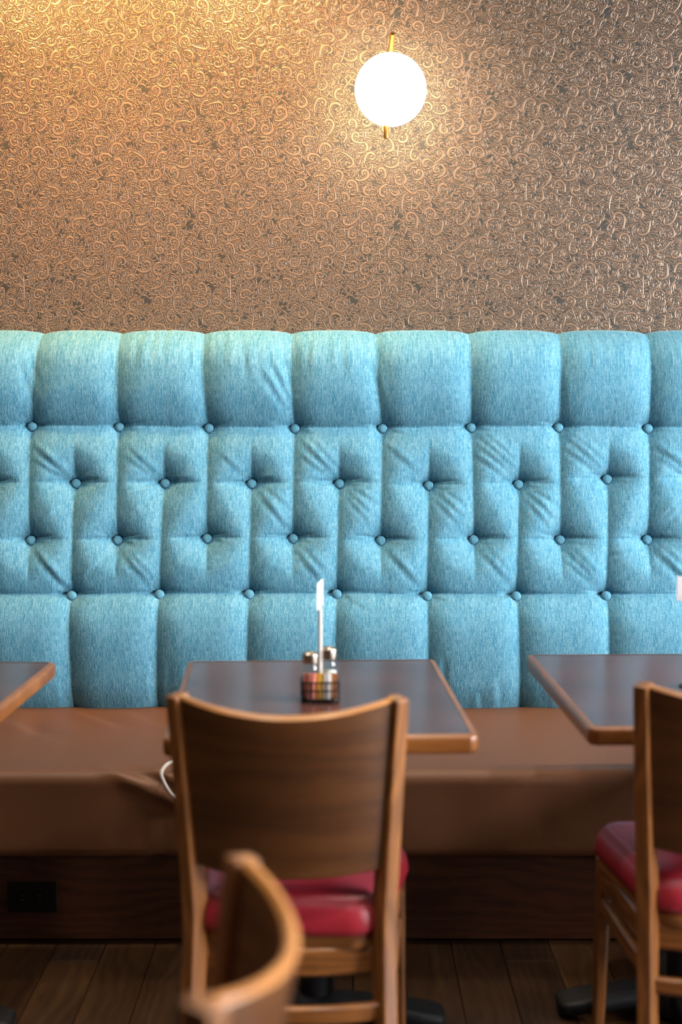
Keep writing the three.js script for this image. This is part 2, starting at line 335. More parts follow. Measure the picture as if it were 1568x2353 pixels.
// ---------------------------------------------------------------- banquette
const PX = 0.001318, px = (u) => (u - 784) * PX, py = (v) => 1.589 - (v - 770) * 0.00131;   // tracing units of the upholstery pattern, laid on the sloping back
const ROWS = [
  { y: py(981), v: [68, 271, 478, 677, 880, 1085, 1288, 1495], vy: [980, 981, 984, 985, 985, 983, 982, 985], end: [92, 274, 466, 668, 864, 1082, 1290, 1494] },
  { y: py(1112), v: [171, 377, 578, 780, 987, 1195, 1400], vy: [1112, 1112, 1113, 1112, 1117, 1114, 1102], end: [] },
  { y: py(1243), v: [67, 268, 475, 673, 876, 1091, 1290, 1492], vy: [1243, 1243, 1239, 1239, 1244, 1242, 1242, 1242], end: [] },
  { y: py(1369), v: [164, 366, 573, 774, 982, 1187, 1394], vy: [1370, 1367, 1367, 1367, 1371, 1371, 1371], end: [166, 362, 568, 770, 987, 1198, 1400] },
];
const BUTTONS = [];
ROWS.forEach((row, r) => {
  const n = row.v.length, sp = (row.v[n - 1] - row.v[0]) / (n - 1), vs = row.v.map((u, i) => [u, row.vy[i], row.end[i] ?? u]);
  for (let k = 1; k <= 8; k++) { vs.push([row.v[n - 1] + k * sp, row.vy[n - 1], row.v[n - 1] + k * sp]); vs.push([row.v[0] - k * sp, row.vy[0], row.v[0] - k * sp]); }
  for (const [u, v, e] of vs) if (px(u) > -1.86 && px(u) < 2.82) BUTTONS.push({ x: px(u), y: py(v), r, ex: px(e) });
});
for (const b of BUTTONS) { const near = (r) => BUTTONS.filter((o) => o.r === r).reduce((m, o) => (Math.abs(o.x - b.x) < Math.abs(m.x - b.x) ? o : m)); b.px = near((b.r + 2) % 4).x; if (Math.abs(b.px - b.x) > 0.06) b.px = b.x; }
const BQ = { x0: -1.95, x1: 2.9, yb: 0.452, zb: 0.204, yt: 1.493, zt: 0.085 };       // base plane of the back
const RS = 0.167;                                                                         // row spacing
const WR = [];                                                                            // wrinkles: x0 y0 x1 y1 amplitude sigma
const wr = (u0, v0, u1, v1, a = 3, s = 6) => WR.push([px(u0), py(v0), px(u1), py(v1), a / 1000, s / 1000]);
[[82, 1030, 166, 1106, 6, 8], [84, 1062, 160, 1112, 4, 6], [76, 1262, 160, 1362, 7, 8], [300, 1035, 372, 1104, 4, 7], [290, 1052, 366, 1110, 3, 6], [272, 1262, 352, 1352, 4.5, 8], [292, 1262, 362, 1340, 3, 6],
  [500, 1040, 560, 1095, 2.5, 7], [590, 1128, 650, 1196, 4, 7], [600, 1150, 660, 1215, 3, 6], [610, 1122, 668, 1170, 2.5, 6], [694, 1018, 772, 1098, 6, 8], [690, 1048, 768, 1108, 4, 7], [712, 1008, 780, 1080, 3, 6],
  [676, 1262, 736, 1336, 4.5, 8], [694, 1256, 752, 1318, 3, 7], [886, 1024, 962, 1090, 3, 7], [884, 1262, 960, 1344, 5, 8], [800, 1130, 856, 1188, 3.5, 6], [798, 1146, 850, 1204, 3.5, 6], [806, 1120, 868, 1160, 2.5, 6],
  [1000, 1130, 1064, 1190, 4, 7], [998, 1148, 1056, 1210, 3.5, 6], [1010, 1122, 1076, 1164, 2.5, 6], [1098, 1002, 1186, 1084, 6, 8], [1096, 1024, 1180, 1096, 6, 7], [1094, 1050, 1170, 1104, 4.5, 7], [1112, 994, 1186, 1062, 4, 6],
  [1098, 1262, 1176, 1346, 4.5, 8], [1118, 1258, 1184, 1330, 3, 7], [1206, 1128, 1270, 1190, 4.5, 7], [1204, 1146, 1262, 1212, 3.5, 6], [1216, 1122, 1286, 1164, 3, 6], [1304, 1010, 1392, 1088, 6, 8], [1302, 1036, 1386, 1098, 5, 7], [1320, 1004, 1394, 1066, 3, 6],
  [1298, 1264, 1388, 1358, 6, 8], [1310, 1256, 1386, 1336, 4.5, 7], [1296, 1290, 1380, 1362, 3.5, 6], [1500, 1262, 1600, 1362, 7, 9], [1520, 1258, 1600, 1330, 4, 7], [1506, 1030, 1600, 1096, 6, 8], [1512, 1056, 1596, 1108, 4, 7],
  [1502, 1232, 1590, 1136, 3.5, 7], [1500, 1216, 1578, 1126, 3, 6], [1390, 1282, 1470, 1262, 2.5, 6], [1400, 1350, 1470, 1290, 2.5, 6], [104, 1206, 164, 1126, 3, 7], [310, 1180, 366, 1122, 2.5, 7], [196, 1330, 238, 1280, 3, 7], [612, 1318, 662, 1256, 2.5, 7],
  [0, 1280, 60, 1252, 3, 5], [796, 1376, 848, 1404, 3, 6], [606, 862, 664, 948, 5, 8], [628, 838, 672, 934, 6, 8], [650, 800, 676, 900, 4, 7], [560, 790, 580, 880, 3, 8], [520, 780, 526, 850, 3, 8], [330, 776, 322, 850, 3.5, 8], [356, 776, 362, 842, 2.5, 7], [440, 776, 444, 850, 3, 7],
  [860, 840, 880, 930, 4, 8], [846, 800, 872, 900, 4, 9], [720, 790, 712, 860, 2.5, 8], [760, 782, 762, 860, 2, 8], [790, 790, 800, 870, 2.5, 8], [1292, 860, 1300, 950, 4, 8], [60, 840, 84, 930, 4, 8], [72, 800, 96, 880, 3, 8],
].forEach((a) => wr(...a));
{
  const r = rng(77);
  for (const b of BUTTONS) for (const s of [-1, 1]) for (let k = 0; k < 3; k++) {       // small fans of gathers beside every button
    const a = s > 0 ? -0.1 - r() * 0.5 : Math.PI + 0.1 + r() * 0.5, up = r() < 0.35 ? -1 : 1, L = 0.04 + r() * 0.055;
    WR.push([b.x + s * 0.014, b.y - up * 0.004, b.x + Math.cos(a) * L, b.y + up * Math.sin(a) * L * 0.5, 0.0012 + r() * 0.0014, 0.004 + r() * 0.002]);
  }
  for (let k = 0; k < 26; k++) { const x = BQ.x0 + r() * 4.8, y = py(765); WR.push([x, y + 0.02, x + (r() - 0.5) * 0.02, y - 0.06 - r() * 0.09, 0.0015 + r() * 0.0015, 0.007]); }
  for (let k = 0; k < 60; k++) { const x = BQ.x0 + r() * 4.8, y = 0.46; WR.push([x, y, x + (r() - 0.5) * 0.02, y + 0.05 + r() * 0.12, 0.001 + r() * 0.0022, 0.006 + r() * 0.004]); }
}
const WCELL = new Map();                                                                  // wrinkles by 0.1 m cell
for (const w of WR) for (let i = Math.floor((Math.min(w[0], w[2]) - 0.04) * 10); i <= Math.floor((Math.max(w[0], w[2]) + 0.04) * 10); i++) for (let j = Math.floor((Math.min(w[1], w[3]) - 0.04) * 10); j <= Math.floor((Math.max(w[1], w[3]) + 0.04) * 10); j++) { const k = i * 1000 + j; if (!WCELL.has(k)) WCELL.set(k, []); WCELL.get(k).push(w); }
const BCELL = new Map();
for (const b of BUTTONS) for (let i = Math.floor((b.x - 0.2) * 10); i <= Math.floor((b.x + 0.2) * 10); i++) { if (!BCELL.has(i)) BCELL.set(i, []); BCELL.get(i).push(b); }
const kern = (d) => 0.66 * Math.exp(-d / 0.021) + 0.34 * Math.exp(-(d * d) / (0.055 * 0.055));
function tuft(x, y) {                              // metres out from the base plane at height y (above the top it means along the roll)
  let V = 0, Hh = 0, D = 0;
  for (const b of BCELL.get(Math.floor(x * 10)) ?? []) {
    const dy = y - b.y, ady = Math.abs(dy), up = dy > 0;
    let f, cx = b.x;
    const near = 0.6 + 0.4 * Math.exp(-ady / 0.05);
    if (b.r === 0) { f = up ? 0.85 + 0.15 * Math.exp(-ady / 0.06) : ady < 2 * RS ? near : 0; if (up) cx = lerp(b.x, b.ex, clamp(dy / 0.27, 0, 1) ** 0.7); }
    else if (b.r === 3) { f = up ? (ady < 2 * RS ? near : 0) : 0.8 + 0.2 * Math.exp(-ady / 0.06); if (!up) cx = lerp(b.x, b.ex, clamp(-dy / 0.34, 0, 1)); }
    else if (b.r === 1) f = up ? near * Math.max(0, 1 - ady / (RS * 0.95)) ** 0.8 : ady < 2 * RS ? near : 0;
    else f = up ? (ady < 2 * RS ? near : 0) : near * Math.max(0, 1 - ady / (RS * 0.95)) ** 0.8;
    if ((b.r < 2) !== up) cx = lerp(b.x, b.px, clamp(ady / (2 * RS), 0, 1));
    const dx = Math.abs(x - cx);
    V = Math.max(V, f * kern(dx) * (b.r === 0 && up ? 0.038 : b.r === 3 && !up ? 0.037 : 0.042));
    const bx = Math.abs(x - b.x), hy = Math.exp(-ady / 0.015) * 0.48 + 0.52 * Math.exp(-(ady * ady) / (0.068 * 0.068)), outer = b.r === 0 || b.r === 3;
    Hh = Math.max(Hh, hy * (outer ? 0.046 * (0.66 + 0.34 * Math.exp(-bx / 0.05)) * (bx < 0.16 ? 1 : Math.max(0, 1 - (bx - 0.16) / 0.05)) : 0.054 * (0.7 * Math.max(0, 1 - bx / 0.15) + 0.3 * Math.exp(-bx / 0.05))));
    const r2 = Math.hypot(bx, ady); D = Math.max(D, 0.044 * Math.exp(-Math.max(0, r2 - 0.012) / 0.033));
  }
  let F = 0;
  for (const b of BCELL.get(Math.floor(x * 10)) ?? []) {       // sharp little folds running out from both sides of a button
    const sx = Math.abs(x - b.x), reach = 0.06 + 0.035 * Math.abs(Math.sin(b.x * 37 + b.r * 5 + (x > b.x ? 2 : 0)));
    if (sx < 0.008 || sx > reach) continue;
    const d = Math.abs(y - (b.y + 0.006 + 0.05 * sx + 0.004 * Math.sin(b.x * 91 + (x > b.x ? 1 : 4)) * sx / 0.05));
    F = Math.max(F, 0.0075 * Math.exp(-d / 0.0032) * Math.sin(Math.PI * Math.min(1, (reach - sx) / reach * 0.62)));
  }
  let h = 0.052 - F - Math.pow(V ** 2.4 + Hh ** 2.4 + D ** 2.4, 1 / 2.4);
  for (const w of WCELL.get(Math.floor(x * 10) * 1000 + Math.floor(y * 10)) ?? []) {
    const ex = w[2] - w[0], ey = w[3] - w[1], L2 = ex * ex + ey * ey, t = ((x - w[0]) * ex + (y - w[1]) * ey) / L2;
    if (t < -0.1 || t > 1.1) continue;
    const L = Math.sqrt(L2), d = ((x - w[0]) * ey - (y - w[1]) * ex) / L / (w[5] * 1.25);
    if (Math.abs(d) > 4) continue;
    h -= w[4] * 0.6 * d * Math.exp(0.5 - d * d / 2) * Math.max(0, Math.sin(Math.PI * (t + 0.1) / 1.2)) ** 0.8;
  }
  return h;
}
const slope = { y: BQ.yt - BQ.yb, z: BQ.zt - BQ.zb }, sl = Math.hypot(slope.y, slope.z), nrm = { y: -slope.z / sl, z: slope.y / sl };
const rollR = 0.062;
function backPoint(x, q) {                         // q: height along the plane; beyond the top the roll to the wall
  const y = Math.min(q, BQ.yt), t = (y - BQ.yb) / slope.y;
  let cy = y, cz = BQ.zb + slope.z * t, ny = nrm.y, nz = nrm.z, h = tuft(x, q);
  const lowRow = py(1369), topRow = py(981);
  if (q < lowRow) { const s = (lowRow - q) / (lowRow - BQ.yb); h += 0.040 * Math.sin(Math.PI * Math.min(1, s) ** 0.62) - 0.036 * s - 0.02 * (Math.max(0, s - 0.75) / 0.25) ** 2; }
  if (q > topRow) { const s = Math.min(1, (q - topRow) / (BQ.yt - topRow)); h += 0.034 * Math.sin(Math.PI * 0.58 * s); }
  if (q > BQ.yt) {
    const over = q - BQ.yt, a0 = Math.atan2(ny, nz), a = Math.min(a0 + over / rollR, Math.PI * 0.92);
    const c = { y: BQ.yt - nrm.y * rollR, z: BQ.zt - nrm.z * rollR };
    ny = Math.sin(a); nz = Math.cos(a); cy = c.y + ny * rollR; cz = c.z + nz * rollR;
    h = lerp(h, 0.046 + 0.15 * (h - 0.046), 0.75 * smoothstep(a, 0.05, 1.1)) * (1 - 0.35 * smoothstep(a, 1.2, 2.9));
  }
  return [x, cy + ny * h, Math.max(0.004, cz + nz * h)];
}
const banquette = thing('banquette', 'long wall banquette with teal button-tufted back over a brown vinyl seat', 'banquette');
{
  const step = 0.0032, XS = [], q0 = BQ.yb - 0.012, q1 = BQ.yt + rollR * 2.75, ny = Math.round((q1 - q0) / step), rows = [];
  for (let x = BQ.x0; x < BQ.x1; x += Math.abs(x) < 1.15 ? step : 0.009) XS.push(x);
  XS.push(BQ.x1);
  for (let j = 0; j <= ny; j++) { const q = lerp(q0, q1, j / ny), row = []; for (const x of XS) row.push(backPoint(x, q)); rows.push(row); }
  const g = gridSurface(rows, false, (j, i) => [XS[i], lerp(q0, q1, j / ny)]);
  const back = part('backrest', g, M.fabric, banquette, 'teal chenille back with deep button tufting');
  const cap = lathe([[0, 0.0062], [0.005, 0.0058], [0.010, 0.0038], [0.0138, 0.0], [0.0148, -0.004], [0.014, -0.012], [0.009, -0.034]], 22);
  cap.rotateX(Math.PI / 2);
  const cuv = cap.attributes.uv, cp = cap.attributes.position; for (let i = 0; i < cp.count; i++) cuv.setXY(i, cp.getX(i), cp.getY(i));
  const fit = rng(3);
  for (const b of BUTTONS) {
    const m = part('button', cap, M.fabric, back), p = backPoint(b.x, b.y);
    for (let k = 0; k < 8; k++) p[2] = Math.max(p[2], backPoint(b.x + 0.0145 * Math.cos(k * Math.PI / 4), b.y + 0.0145 * Math.sin(k * Math.PI / 4))[2]);
    m.position.set(p[0], p[1] + 0.0005, p[2] + 0.0035); m.rotation.set(-Math.atan2(nrm.y, nrm.z) + (fit() - 0.5) * 0.25 - 0.05, (fit() - 0.5) * 0.25, fit() * 0.8);
  }
}
{
  // seat cushion: profile from the crease at the back over the front edge and down
  const prof = [], top = 0.462, zf = 0.928, rr = 0.035;
  for (let i = 0; i <= 34; i++) prof.push([lerp(0.19, zf - rr, i / 34), top, 0, 1]);
  for (let i = 1; i <= 8; i++) { const a = Math.PI / 2 * (1 - i / 8); prof.push([zf - rr + rr * Math.cos(a), top - rr + rr * Math.sin(a), Math.cos(a), Math.sin(a)]); }
  for (let i = 1; i <= 14; i++) prof.push([zf, lerp(top - rr, 0.262, i / 14), 1, 0]);
  for (let i = 1; i <= 5; i++) { const a = -Math.PI / 2 * i / 5; prof.push([zf - 0.026 + 0.026 * Math.cos(a), 0.262 + 0.026 * Math.sin(a), Math.cos(a), Math.sin(a)]); }
  prof.push([0.6, 0.236, 0, -1]);
  const rows = [], nx = 485;
  const seg = (x, z, x0, z0, x1, z1, s) => { const ex = x1 - x0, ez = z1 - z0, L2 = ex * ex + ez * ez, t = ((x - x0) * ex + (z - z0) * ez) / L2; if (t < 0 || t > 1) return 0; const d = ((x - x0) * ez - (z - z0) * ex) / Math.sqrt(L2) / s; return -d * Math.exp(0.5 - d * d / 2) * Math.sin(Math.PI * t); };
  let run = 0; const runs = prof.map((p, i) => { if (i) run += Math.hypot(p[0] - prof[i - 1][0], p[1] - prof[i - 1][1]); return run; });
  prof.forEach(([z, y, nz, nyy], k) => {
    const row = [];
    for (let i = 0; i <= nx; i++) {
      const x = lerp(BQ.x0, BQ.x1, i / nx), s = runs[k];
      let h = 0.006 * Math.sin(Math.PI * clamp((z - 0.19) / 0.7, 0, 1)) * nyy + 0.003 * (vnoise(x * 4 + 20, s * 5, 64, 64) - 0.5);
      for (const [x0, s0, x1, s1, a, w] of [[-1.05, 0.1, -0.72, 0.52, 0.004, 0.03], [-0.82, 0.02, -0.6, 0.34, 0.004, 0.025], [-0.66, 0.03, -0.5, 0.3, 0.003, 0.025], [-0.95, 0.05, -0.85, 0.5, 0.004, 0.03], [-0.62, 0.69, -0.38, 0.80, 0.010, 0.016], [-0.5, 0.67, -0.3, 0.83, 0.006, 0.014], [-0.42, 0.86, -0.52, 1.0, 0.004, 0.02]]) h += a * seg(x, s, x0, s0, x1, s1, w);
      row.push([x, y + nyy * h, z + nz * h]);
    }
    rows.push(row);
  });
  part('seat_cushion', gridSurface(rows, false, (k, i) => [lerp(BQ.x0, BQ.x1, i / nx), runs[k]]), M.vinylBrown, banquette, 'brown vinyl seat cushion with a rounded front');
  part('base_panel', plainBox(BQ.x1 - BQ.x0, 0.228, 0.02, (BQ.x0 + BQ.x1) / 2, 0.121, 0.864, 'x'), M.baseWood, banquette, 'dark wooden panel under the seat');
  part('toe_board', plainBox(BQ.x1 - BQ.x0, 0.03, 0.02, (BQ.x0 + BQ.x1) / 2, 0.015, 0.835, 'x'), M.blackPlastic, banquette);
}
// horizontal duplex socket in the panel
{
  const g = thing('power_outlet', 'black duplex power outlet in the panel under the seat', 'outlet', [-0.797, 0.119, 0.8745]);
  part('cover_plate', box(0.126, 0.08, 0.006, 0, 0, 0.003, 0.0025), M.blackPlastic, g);
  for (const s of [-1, 1]) {
    const f = part('socket', box(0.034, 0.03, 0.003, s * 0.022, 0, 0.0072, 0.0012), M.blackPlastic, g);
    for (const t of [-1, 1]) part('contact', box(0.008, 0.002, 0.001, s * 0.022 - 0.003, t * 0.006, 0.0091, 0.0004), M.steel, f);
  }
}

// ---------------------------------------------------------------- globe wall lamp
{
  const g = thing('wall_lamp', 'lit white globe wall lamp with brass pins on the papered wall', 'lamp', [0.147, 2.31, 0.14]);
  part('globe', new THREE.SphereGeometry(0.107, 48, 32), M.opal, g, 'glowing opal glass globe');
  const rod = (r, a, b) => { const A = new THREE.Vector3(...a), B = new THREE.Vector3(...b), d = B.clone().sub(A), L = d.length(), q = lathe([[0, 0], [r, 0], [r, L - 0.0015], [r - 0.0012, L], [0, L]], 20); q.applyQuaternion(new THREE.Quaternion().setFromUnitVectors(new THREE.Vector3(0, 1, 0), d.normalize())); q.translate(...a); return q; };
  part('top_pin', rod(0.0082, [-0.002, 0.085, -0.05], [0.005, 0.158, 0.02]), M.brass, g, 'slanting brass pin');
  part('bottom_pin', rod(0.0075, [-0.012, -0.095, 0], [-0.013, -0.142, 0]), M.brass, g, 'short brass pin');
  part('wall_plate', lathe([[0, 0.022], [0.04, 0.022], [0.048, 0.016], [0.05, 0]], 32).rotateX(Math.PI / 2).translate(0, 0, -0.1395), M.brass, g, 'round brass wall plate');
  part('arm', rod(0.009, [0, 0, -0.125], [0, 0, -0.09]), M.brass, g);
  const l = new THREE.PointLight(new THREE.Color(...GLOBE), GLOBE_INTENSITY, 0, 2); l.castShadow = true; l.shadow.radius = 5; l.name = 'globe_glow'; g.add(l);
}

// ---------------------------------------------------------------- tables
function roundedOutline(w, l, r, n = 5) {
  const out = [];
  for (const [sx, sz, a0] of [[1, 1, 0], [-1, 1, 90], [-1, -1, 180], [1, -1, 270]]) for (let k = 0; k <= n; k++) { const a = (a0 + 90 * k / n) * Math.PI / 180; out.push([sx * (w / 2 - r) + r * Math.cos(a), sz * (l / 2 - r) + r * Math.sin(a)]); }
  return out;
}
function layered(outline, layers, uv) {            // layers: [inset, y]; outline pulled towards the centre by inset
  const N = outline.length, nx = outline.map((_, i) => { const a = outline[(i + N - 1) % N], b = outline[(i + 1) % N], L = Math.hypot(b[0] - a[0], b[1] - a[1]) || 1; return [(b[1] - a[1]) / L, -(b[0] - a[0]) / L]; });
  return gridSurface(layers.map(([ins, y]) => outline.map(([x, z], i) => [x - nx[i][0] * ins, y, z - nx[i][1] * ins])), true, uv);
}
const TW = 0.612, TL = 0.785, TH = 0.76;
function makeTable(label, x, z, turn) {
  const g = thing('cafe_table', label, 'table', [x, 0, z], turn, 'pedestal tables along the banquette');
  const s = new THREE.Shape(roundedOutline(TW - 0.03, TL - 0.03, 0.012).map((p) => new THREE.Vector2(...p)));
  const top = new THREE.ExtrudeGeometry(s, { depth: 0.03, bevelEnabled: true, bevelSize: 0.001, bevelThickness: 0.001, bevelSegments: 1, curveSegments: 4 });
  top.rotateX(-Math.PI / 2); top.translate(0, TH - 0.0315, 0);
  part('tabletop', boxUV(top, 'x', [x, z]), M.tableTop, g, 'dark brown laminate top');
  const o = roundedOutline(TW, TL, 0.022), prof = [[0.0145, TH - 0.034], [0.005, TH - 0.036], [0.0015, TH - 0.033], [0, TH - 0.027], [0, TH - 0.010], [0.0015, TH - 0.004], [0.005, TH - 0.0005], [0.0145, TH + 0.0002]];
  const per = []; let run = 0; o.forEach((q, i) => { if (i) run += Math.hypot(q[0] - o[i - 1][0], q[1] - o[i - 1][1]); per.push(run); });
  part('edge_band', layered(o, prof, (i, j) => [i * 0.006, per[j]]), M.tableEdge, g, 'rounded lighter wood edge');
  part('mounting_plate', box(0.28, 0.012, 0.28, 0, TH - 0.042, 0, 0.004), M.blackIron, g);
  part('column', lathe([[0.036, 0.05], [0.036, TH - 0.05], [0.055, TH - 0.046]], 32), M.blackIron, g, 'black steel column');
  part('hub', lathe([[0.0, 0.085], [0.038, 0.085], [0.055, 0.072], [0.075, 0.05], [0.078, 0.012]], 32), M.blackIron, g);
  for (let k = 0; k < 4; k++) {
    const a = k * Math.PI / 2, pts = [], sz = [];
    for (let i = 0; i <= 10; i++) { const t = i / 10, d = lerp(0.03, 0.27, t); pts.push([Math.cos(a) * d, lerp(0.05, 0.024, t ** 1.4), Math.sin(a) * d]); sz.push([lerp(0.085, 0.1, t) * (t > 0.95 ? 0.9 : 1), lerp(0.055, 0.03, t)]); }
    part('base_arm', sweep(pts, sz, [-Math.sin(a), 0, Math.cos(a)], { round: 0.42, dome: 1.6 }), M.blackIron, g);
  }
  return g;
}
const R = (d) => d * Math.PI / 180;
makeTable('dark-topped pedestal table with the condiment caddy on it', -0.055, 1.372, R(2.6));
makeTable('dark-topped pedestal table with the white card standing on it', 0.784, 1.29, R(1.8));
makeTable('dark-topped bare pedestal table next to the one with the white card, added unseen to block low daylight', 1.63, 1.31, R(0.6));  // this table and the next are added out of view to stop low daylight
makeTable('dark-topped bare pedestal table at the window end of the banquette, added unseen to block low daylight', 2.48, 1.3, R(-0.8));
makeTable('dark-topped pedestal table with bare top, above the power outlet', -1.018, 1.385, R(-2.1));

// ---------------------------------------------------------------- chairs
// local: floor level, centre between the tops of the rear posts, facing -z
const backZ = (y) => y > 0.42 ? lerp(-0.045, 0, ((y - 0.42) / 0.45) ** 1.2) : lerp(0.075, -0.045, (y / 0.42) ** 0.75);
const halfW = (y) => y > 0.42 ? lerp(0.178, 0.205, (y - 0.42) / 0.45) : lerp(0.192, 0.178, y / 0.42);
function makeChair(label, x, z, turn) {
  const g = thing('dining_chair', label, 'chair', [x, 0, z], turn, 'wooden dining chairs');
  const sag = (y) => lerp(0.05, 0.08, clamp((y - 0.5) / 0.37, 0, 1));
  for (const s of [-1, 1]) {                          // rear post and leg in one piece
    const pts = [], sz = [];
    for (let i = 0; i <= 26; i++) { const y = lerp(0.004, 0.86, i / 26); pts.push([s * halfW(y), y, backZ(y)]); const k = y < 0.42 ? lerp(0.8, 1, y / 0.42) : lerp(1, 0.86, (y - 0.42) / 0.45); sz.push([0.034 * k, 0.044 * k]); }
    for (let n = 0; n < 6; n++) for (let i = 1; i < pts.length - 1; i++) for (const k of [0, 2]) pts[i][k] = (pts[i - 1][k] + 2 * pts[i][k] + pts[i + 1][k]) / 4;   // ease the bend at seat height
    part('rear_post', sweep(pts, sz, [Math.cos(0.62), 0, -s * Math.sin(0.62)], { round: 0.16, dome: 0.35 }), M.chairWood, g);
  }
  {                                                    // bent veneer back
    const nu = 28, nv = 14, th = 0.017, face = (o) => { const rows = []; for (let j = 0; j <= nv; j++) { const row = []; for (let i = 0; i <= nu; i++) { const u = lerp(-1, 1, i / nu), c = 1 - u * u, top = 0.857 - 0.024 * c, bot = 0.535 - 0.012 * c, y = lerp(bot, top, j / nv), w = halfW(y) - 0.006; row.push([u * w, y, backZ(y) + sag(y) * c * (1 - 0.1 * c) + o + 0.004]); } rows.push(row); } return rows; };
    const F = face(th / 2), B = face(-th / 2), ring = [];
    const strip = (a, b, grow) => { const n = a.length, rows = [a.map((p) => [...p]), [], [], b.map((p) => [...p])]; for (let i = 0; i < n; i++) { const m = [0, 1, 2].map((k) => lerp(a[i][k], b[i][k], 0.25)), q = [0, 1, 2].map((k) => lerp(a[i][k], b[i][k], 0.75)); m[1] += grow; q[1] += grow; rows[1].push(m); rows[2].push(q); } return rows; };
    const uvp = (rows) => (j, i) => [rows[j][i][1], rows[j][i][0]];
    const gs = [gridSurface(F, false, uvp(F)), gridSurface(B, false, uvp(B))];
    const back = part('back_panel', mergeGeometries(gs), M.panelWood, g, 'curved veneer back with dark horizontal grain');
    const t = strip(F[nv], B[nv], 0.008), b = strip(F[0], B[0], -0.004);
    part('top_edge', gridSurface(t, false, uvp(t)), M.topLitEdge, back, 'rounded top edge of the veneer, coloured paler as if lit from above');
    part('bottom_edge', gridSurface(b, false, uvp(b)), M.chairWood, back);
  }
  // seat
  const outline = [], fw = 0.222, rw = 0.186, zf = -0.425, zr = -0.012;
  { const crn = [[rw, zr, 0.075, 0], [-rw, zr, 0.075, 90], [-fw, zf, 0.06, 180], [fw, zf, 0.06, 270]];
    for (const [cx, cz, r, a0] of crn) for (let k = 0; k <= 7; k++) { const a = R(a0 + 90 * k / 7), ccx = cx - Math.sign(cx) * r, ccz = cz + (cz === zr ? -r : r); outline.push([ccx + r * Math.cos(a), ccz + r * Math.sin(a)]); } }
  const rings = [[0.014, 0.396], [0.004, 0.4], [0, 0.41], [0.0005, 0.424], [0.004, 0.44], [0.011, 0.454], [0.022, 0.465], [0.037, 0.472]];
  const cush = layered(outline, rings), cp = cush.attributes.position, last = (rings.length - 1) * outline.length, more = [];
  for (const k of [1, 0.8, 0.55, 0.3, 0.02]) more.push(outline.map((_, i) => [cp.getX(last + i) * k, 0.472 + 0.010 * (1 - k * k), -0.215 + (cp.getZ(last + i) + 0.215) * k]));
  const cushion = mergeVertices((() => { const m = mergeGeometries([cush, gridSurface(more, true)]); m.deleteAttribute('normal'); m.deleteAttribute('uv'); return m; })(), 1e-4); cushion.computeVertexNormals();
  boxUV(cushion, 'z');
  part('seat', cushion, M.vinylRed, g, 'padded red vinyl seat');
  part('seat_frame', layered(outline, [[0.03, 0.398], [0.010, 0.398], [0.008, 0.395], [0.008, 0.376], [0.012, 0.372], [0.03, 0.372]], (i, j) => [i * 0.012, j * 0.03]), M.chairWood, g);
  // rails
  const rear = []; for (let i = 0; i <= 10; i++) { const u = lerp(-1, 1, i / 10); rear.push([u * 0.168, 0.348, -0.05 + 0.03 * (1 - u * u)]); }
  part('rear_rail', sweep(rear, [0.02, 0.055], [0, 0, 1], { dome: 0 }), M.chairWood, g);
  part('front_rail', sweep([[-0.195, 0.348, -0.395], [0.195, 0.348, -0.395]], [0.02, 0.055], [0, 0, 1], { dome: 0 }), M.chairWood, g);
  for (const s of [-1, 1]) {
    part('side_rail', sweep([[s * 0.176, 0.348, -0.06], [s * 0.197, 0.348, -0.385]], [0.02, 0.055], [1, 0, 0], { dome: 0 }), M.chairWood, g);
    part('front_leg', sweep([[s * 0.205, 0.004, -0.39], [s * 0.2, 0.2, -0.392], [s * 0.196, 0.385, -0.394]], [[0.026, 0.028], [0.032, 0.034], [0.036, 0.038]], [1, 0, 0], { round: 0.3 }), M.chairWood, g);
    part('side_stretcher', sweep([[s * 0.182, 0.285, -0.02], [s * 0.196, 0.29, -0.2], [s * 0.2, 0.285, -0.38]], [0.018, 0.036], [1, 0, 0], { dome: 0 }), M.chairWood, g);
  }
  const low = []; for (let i = 0; i <= 10; i++) { const u = lerp(-1, 1, i / 10); low.push([u * 0.178, 0.262, -0.012 + 0.035 * (1 - u * u)]); }
  part('rear_stretcher', sweep(low, [0.02, 0.034], [0, 0, 1], { dome: 0 }), M.chairWood, g);
  return g;
}
makeChair('walnut dining chair with red seat pushed in at the table with the caddy', -0.1, 1.863, R(-3.4));
makeChair('dark walnut dining chair with maroon seat at the table with the white card', 0.786, 1.756, R(0.5));
makeChair('walnut dining chair at the bare table next to the white card table, added unseen to block low daylight', 1.63, 1.8, R(-1));  // this chair and the next are unseen additions shading the low seat front
makeChair('walnut dining chair at the window end of the banquette, added unseen to block low daylight', 2.48, 1.78, R(1));
makeChair('walnut dining chair standing sideways in the aisle, its curved top rail catching light', -0.122, 2.973, R(89));

